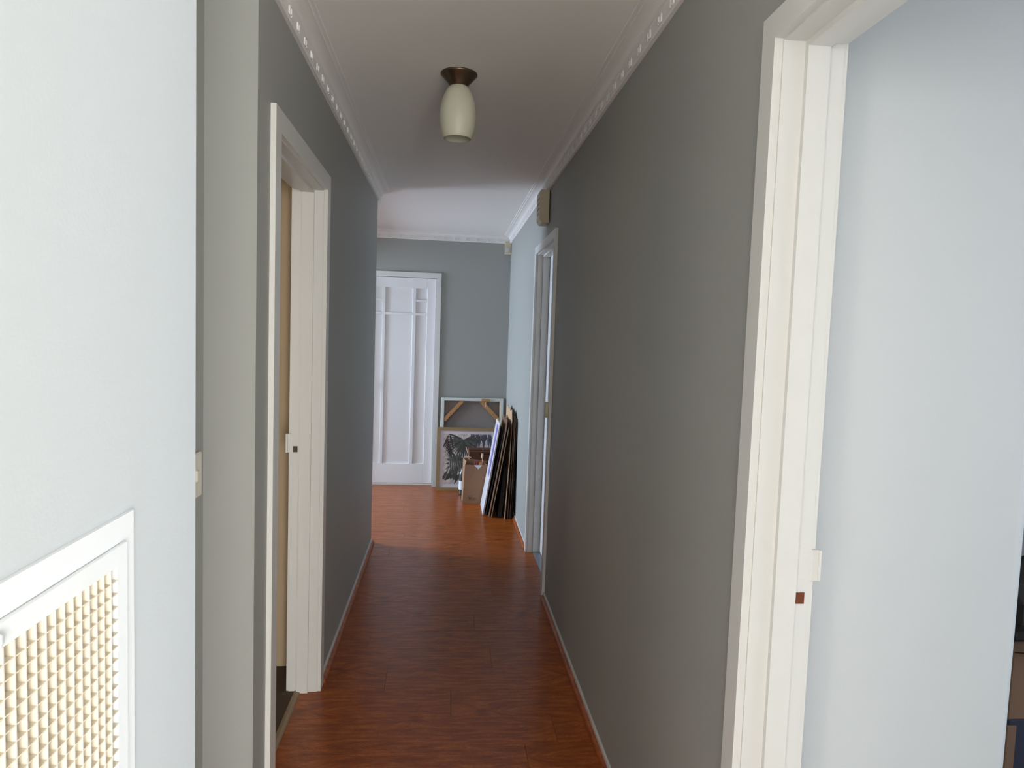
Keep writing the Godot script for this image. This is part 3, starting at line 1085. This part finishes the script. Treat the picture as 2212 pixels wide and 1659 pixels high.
func paper_bag() -> void:
	var w := thing("paper_bag", P(0.27, 0.0, 6.02), "brown paper carrier bag full of bits on the floor", "bag")
	# bottom and top outlines (front left, front right, back right, back left)
	var b := [Vector3(0.178, 0, 5.95), Vector3(0.352, 0, 5.945), Vector3(0.36, 0, 6.07), Vector3(0.172, 0, 6.10)]
	var t := [Vector3(0.192, 0.345, 5.952), Vector3(0.388, 0.347, 5.955), Vector3(0.392, 0.36, 6.08), Vector3(0.178, 0.385, 6.10)]
	var c := func(v: Vector3) -> Vector3: return P(v.x, v.y, v.z)
	var names := ["front_sheet", "side_sheet", "back_sheet", "side_sheet"]
	for i in 4:
		var j := (i + 1) % 4
		var st := new_st()
		var mid_b: Vector3 = (b[i] + b[j]) * 0.5
		var mid_t: Vector3 = (t[i] + t[j]) * 0.5
		var inward := Vector3(0.27, 0, 6.02) - Vector3(mid_b.x, 0, mid_b.z)
		var crease := 0.02 if i % 2 == 1 else 0.004
		mid_t += inward.normalized() * crease
		mid_b += inward.normalized() * crease * 0.3
		for th in [0.0, 0.0012]:
			var sh: Vector3 = inward.normalized() * th
			var nn := Vector3(-inward.x, 0, inward.z) * (1.0 if th == 0.0 else -1.0)
			quad(st, c.call(b[i] + sh), c.call(mid_b + sh), c.call(mid_t + sh), c.call(t[i] + sh), nn)
			quad(st, c.call(mid_b + sh), c.call(b[j] + sh), c.call(t[j] + sh), c.call(mid_t + sh), nn)
		quad(st, c.call(t[i]), c.call(mid_t), c.call(mid_t + inward.normalized() * 0.0012), c.call(t[i] + inward.normalized() * 0.0012), Vector3.UP)
		quad(st, c.call(mid_t), c.call(t[j]), c.call(t[j] + inward.normalized() * 0.0012), c.call(mid_t + inward.normalized() * 0.0012), Vector3.UP)
		put(names[i], st, M.kraft, w)
	var st2 := new_st()
	quad(st2, c.call(b[0] + Vector3(0, 0.003, 0)), c.call(b[1] + Vector3(0, 0.003, 0)), c.call(b[2] + Vector3(0, 0.003, 0)), c.call(b[3] + Vector3(0, 0.003, 0)), Vector3.UP)
	quad(st2, c.call(b[0]), c.call(b[1]), c.call(b[2]), c.call(b[3]), Vector3.DOWN)
	put("bottom", st2, M.kraft, w)
	# folded-over corner of the front sheet
	st2 = new_st()
	var f0 := Vector3(0.272, 0.3455, 5.947)
	var f1 := Vector3(0.345, 0.3465, 5.947)
	var f2 := Vector3(0.312, 0.31, 5.941)
	tri(st2, c.call(f0), c.call(f1), c.call(f2), Vector3(0, 0, 1))
	tri(st2, c.call(f0 + Vector3(0, 0, 0.0012)), c.call(f1 + Vector3(0, 0, 0.0012)), c.call(f2 + Vector3(0, 0, 0.0012)), Vector3(0, 0, -1))
	put("folded_corner", st2, M.label_paper, w)
	# twisted handles
	st2 = new_st()
	tube(st2, [P(0.232, 0.37, 6.088), P(0.226, 0.40, 6.09), P(0.212, 0.45, 6.095), P(0.2, 0.487, 6.10)], 0.0032, 7)
	put("handle", st2, M.birch, w)
	st2 = new_st()
	tube(st2, [P(0.183, 0.383, 6.094), P(0.2, 0.392, 6.094), P(0.225, 0.397, 6.09), P(0.252, 0.386, 6.086)], 0.0035, 7)
	put("handle", st2, M.birch, w)
	# printed mark near the foot of the front sheet
	st2 = new_st()
	var fy := func(x: float, y: float, d: float) -> Vector3: return P(x, y, 5.9475 + 0.002 * y - d)
	for e in [[0.224, 0.262, 0.028, 0.0292], [0.224, 0.262, 0.0668, 0.068], [0.224, 0.2252, 0.028, 0.068], [0.2608, 0.262, 0.028, 0.068], [0.268, 0.296, 0.05, 0.0515], [0.268, 0.292, 0.042, 0.0435], [0.268, 0.298, 0.034, 0.0355]]:
		extrude(st2, PackedVector2Array([Vector2(e[0], e[2]), Vector2(e[1], e[2]), Vector2(e[1], e[3]), Vector2(e[0], e[3])]), fy, 0.0, 0.0006)
	extrude(st2, PackedVector2Array([Vector2(0.234, 0.042), Vector2(0.243, 0.037), Vector2(0.252, 0.044), Vector2(0.249, 0.056), Vector2(0.241, 0.053), Vector2(0.236, 0.058)]), fy, 0.0, 0.0006)
	put("printed_mark", st2, M.print_ink, w)
	# what sticks out of the bag
	stick("wooden_brush", "wooden handled pink brush sticking out of the paper bag", "brush", Vector3(0.338, 0.006, 6.02), Vector3(0.352, 0.43, 6.03), M.pink, M.birch, true)
	stick("magenta_pen", "magenta marker pen inside the paper bag", "pen", Vector3(0.28, 0.004, 6.0), Vector3(0.284, 0.368, 6.0), M.magenta, M.magenta, false)
	stick("pink_pen", "pink marker pen inside the paper bag", "pen", Vector3(0.31, 0.004, 6.01), Vector3(0.307, 0.377, 6.01), M.pink, M.magenta, false)
	stick("yellow_pen", "yellow marker pen inside the paper bag", "pen", Vector3(0.328, 0.004, 5.985), Vector3(0.33, 0.362, 5.985), M.yellow, M.yellow, false)
	off = Vector3.ZERO

func stick(called: String, label: String, cat: String, a: Vector3, b: Vector3, m: Material, m2: Material, paddle: bool) -> void:
	var w := thing(called, P0(a), label, cat, "bits in the paper bag")
	var q := a.lerp(b, 0.86)
	var st := new_st()
	tube(st, [P(a.x, a.y, a.z), P(a.x * 0.5 + q.x * 0.5, a.y * 0.5 + q.y * 0.5, a.z), P(q.x, q.y, q.z)], 0.006, 8)
	put("barrel", st, m, w)
	st = new_st()
	if paddle:
		tube(st, [P(q.x, q.y, q.z), P(q.x - 0.002, q.y + 0.025, q.z)], 0.0035, 7)
		tube(st, [P(q.x - 0.002, q.y + 0.025, q.z), P(q.x - 0.004, q.y + 0.032, q.z), P(b.x - 0.004, b.y - 0.006, b.z), P(b.x - 0.006, b.y + 0.006, b.z)], 0.011, 8)
		put("head", st, m2, w)
	else:
		tube(st, [P(q.x, q.y, q.z), P(b.x, b.y, b.z)], 0.0072, 8)
		put("cap", st, m2, w)

func P0(v: Vector3) -> Vector3:
	return Vector3(v.x, v.y, -v.z)

# flattened cartons leaning on the right wall: xb, xt = foot and head across, h, near edge, far edge, thickness
func carton(called: String, label: String, xb: float, xt: float, h: float, zn: float, zf: float, th: float, m: Material, skew: float, cut: float, edge: Material = null) -> Node3D:
	var w := thing(called, Vector3(xb, 0, -(zn + zf) / 2), label, "cardboard", "flattened cartons leaning on the right wall")
	var lean := xt - xb
	# outline in (forward, height), then pushed across by the lean
	var at := func(z, y, d): return P(xb + lean * y / h + d, y, z)
	var st := new_st()
	var f := h * 0.52
	extrude(st, PackedVector2Array([Vector2(zn, 0.0), Vector2(zf, 0.0), Vector2(zf + skew * 0.4, f - 0.004), Vector2(zn + skew * 0.25, f - 0.004)]), at, 0.0, th)
	put("lower_panel", st, m, w)
	st = new_st()
	var outline := [Vector2(zn + skew * 0.25 + 0.004, f), Vector2(zf + skew * 0.4, f), Vector2(zf + skew, h - cut * 0.3), Vector2(zf + skew - cut, h)]
	for i in 5:   # torn upper edge
		outline.append(Vector2(lerpf(zf + skew - cut, zn + skew + cut, (i + 1) / 6.0), h - rng.randf_range(0.0, cut * 0.3)))
	outline.append_array([Vector2(zn + skew + cut, h), Vector2(zn + skew + cut * 0.5, h - cut * 0.62), Vector2(zn + skew, h - cut)])
	extrude(st, PackedVector2Array(outline), at, 0.001, th * 0.92)
	put("upper_panel", st, m, w)
	if edge != null:
		st = new_st()
		extrude(st, PackedVector2Array([Vector2(zn - 0.0006, 0.001), Vector2(zn + 0.0004, 0.001), Vector2(zn + skew * 0.25 + 0.0004, f - 0.006), Vector2(zn + skew * 0.25 - 0.0006, f - 0.006)]), at, 0.0006, th - 0.0006)
		extrude(st, PackedVector2Array([Vector2(zn + skew * 0.25 + 0.0034, f), Vector2(zn + skew * 0.25 + 0.0044, f), Vector2(zn + skew + 0.0004, h - cut), Vector2(zn + skew - 0.0006, h - cut)]), at, 0.0016, th * 0.9)
		put("cut_edge", st, edge, w)
	off = Vector3.ZERO
	return w

func cardboard_stack() -> void:
	# printed white sheet at the outside
	var w := carton("printed_board", "white printed board with violet stripe leaning outermost on the cartons", 0.338, 0.462, 0.765, 5.565, 5.93, 0.012, M.board_white, 0.06, 0.015)
	off = w.position
	var lean := 0.124
	var at := func(z, y, d): return P(0.338 + lean * y / 0.765 + d, y, z)
	var st := new_st()
	extrude(st, PackedVector2Array([Vector2(5.66, 0.30), Vector2(5.78, 0.30), Vector2(5.83, 0.735), Vector2(5.70, 0.735)]), at, -0.0006, 0.0)
	put("stripe", st, M.ink_violet, w)
	off = Vector3.ZERO
	carton("flat_carton", "thin carton darkened by painted shade right behind the white printed board", 0.362, 0.495, 0.70, 5.55, 5.95, 0.007, M.card_shaded, 0.05, 0.02)
	carton("flat_carton_001", "brown carton with pale cut edge behind the thin shade-toned carton", 0.386, 0.522, 0.80, 5.50, 6.0, 0.007, M.card_brown, 0.06, 0.04, M.card_tan)
	carton("flat_carton_002", "short carton painted in a shade tone with pale cut edge in middle of the stack", 0.402, 0.535, 0.78, 5.475, 5.98, 0.007, M.card_shaded, 0.05, 0.03, M.card_tan)
	carton("flat_carton_003", "thick carton painted black as shade wedged in the middle of stack", 0.455, 0.5, 0.42, 5.475, 5.97, 0.032, M.card_shade_and_bag_black, 0.03, 0.02)
	carton("flat_carton_004", "tall tan carton with torn top standing nearly upright", 0.512, 0.562, 0.885, 5.43, 6.0, 0.006, M.card_tan, 0.12, 0.09, M.card_brown)
	carton("flat_carton_005", "carton painted dark for shade between the tan carton and the wall", 0.532, 0.573, 0.86, 5.43, 6.0, 0.007, M.card_shaded, 0.10, 0.08, M.card_brown)
	carton("flat_carton_006", "brown carton second from the wall", 0.553, 0.58, 0.84, 5.44, 5.98, 0.006, M.card_brown, 0.05, 0.06)
	carton("flat_carton_007", "carton painted black for shade lying flat against the right wall", 0.566, 0.589, 0.825, 5.455, 5.95, 0.009, M.card_shade_and_bag_black, 0.02, 0.03)

func bedroom_boxes() -> void:
	var w := thing("navy_crate", P(2.1, 0.0, 2.1), "navy blue storage crate with tan corner on bedroom floor", "crate", "storage boxes in the side room")
	var st := new_st()
	box(st, 1.80, 2.5, 0.0, 0.338, 1.90, 2.35, 0.008)
	put("body", st, M.navy, w)
	st = new_st()
	box(st, 1.795, 1.83, 0.0, 0.318, 1.894, 1.93, 0.003)
	put("corner_post", st, M.card_brown, w)
	w = thing("carton", P(2.1, 0.338, 2.1), "brown cardboard carton on top of the navy crate", "carton", "storage boxes in the side room")
	st = new_st()
	box(st, 1.795, 2.48, 0.338, 0.558, 1.895, 2.33, 0.004)
	put("body", st, M.card_brown, w)
	st = new_st()
	for e in [[0.558, 0.584, Vector3.UP], [0.555, 0.581, Vector3.DOWN]]:
		quad(st, P(1.80, e[0], 1.90), P(2.47, e[0], 1.90), P(2.45, e[1], 1.83), P(1.82, e[1], 1.83), e[2])
	put("flap", st, M.card_brown, w)
	w = thing("black_bag", P(2.1, 0.558, 2.1), "black bag lying on top of the brown carton", "bag", "storage boxes in the side room")
	st = new_st()
	box(st, 1.80, 2.45, 0.58, 0.745, 1.93, 2.3, 0.05)
	box(st, 1.85, 2.4, 0.558, 0.59, 1.96, 2.26, 0.01)
	put("body", st, M.card_shade_and_bag_black, w)
	st = new_st()
	tube(st, [P(1.95, 0.73, 2.1), P(2.0, 0.79, 2.1), P(2.12, 0.81, 2.1), P(2.24, 0.79, 2.1), P(2.29, 0.73, 2.1)], 0.012, 8)
	put("handle", st, M.card_shade_and_bag_black, w)
	off = Vector3.ZERO
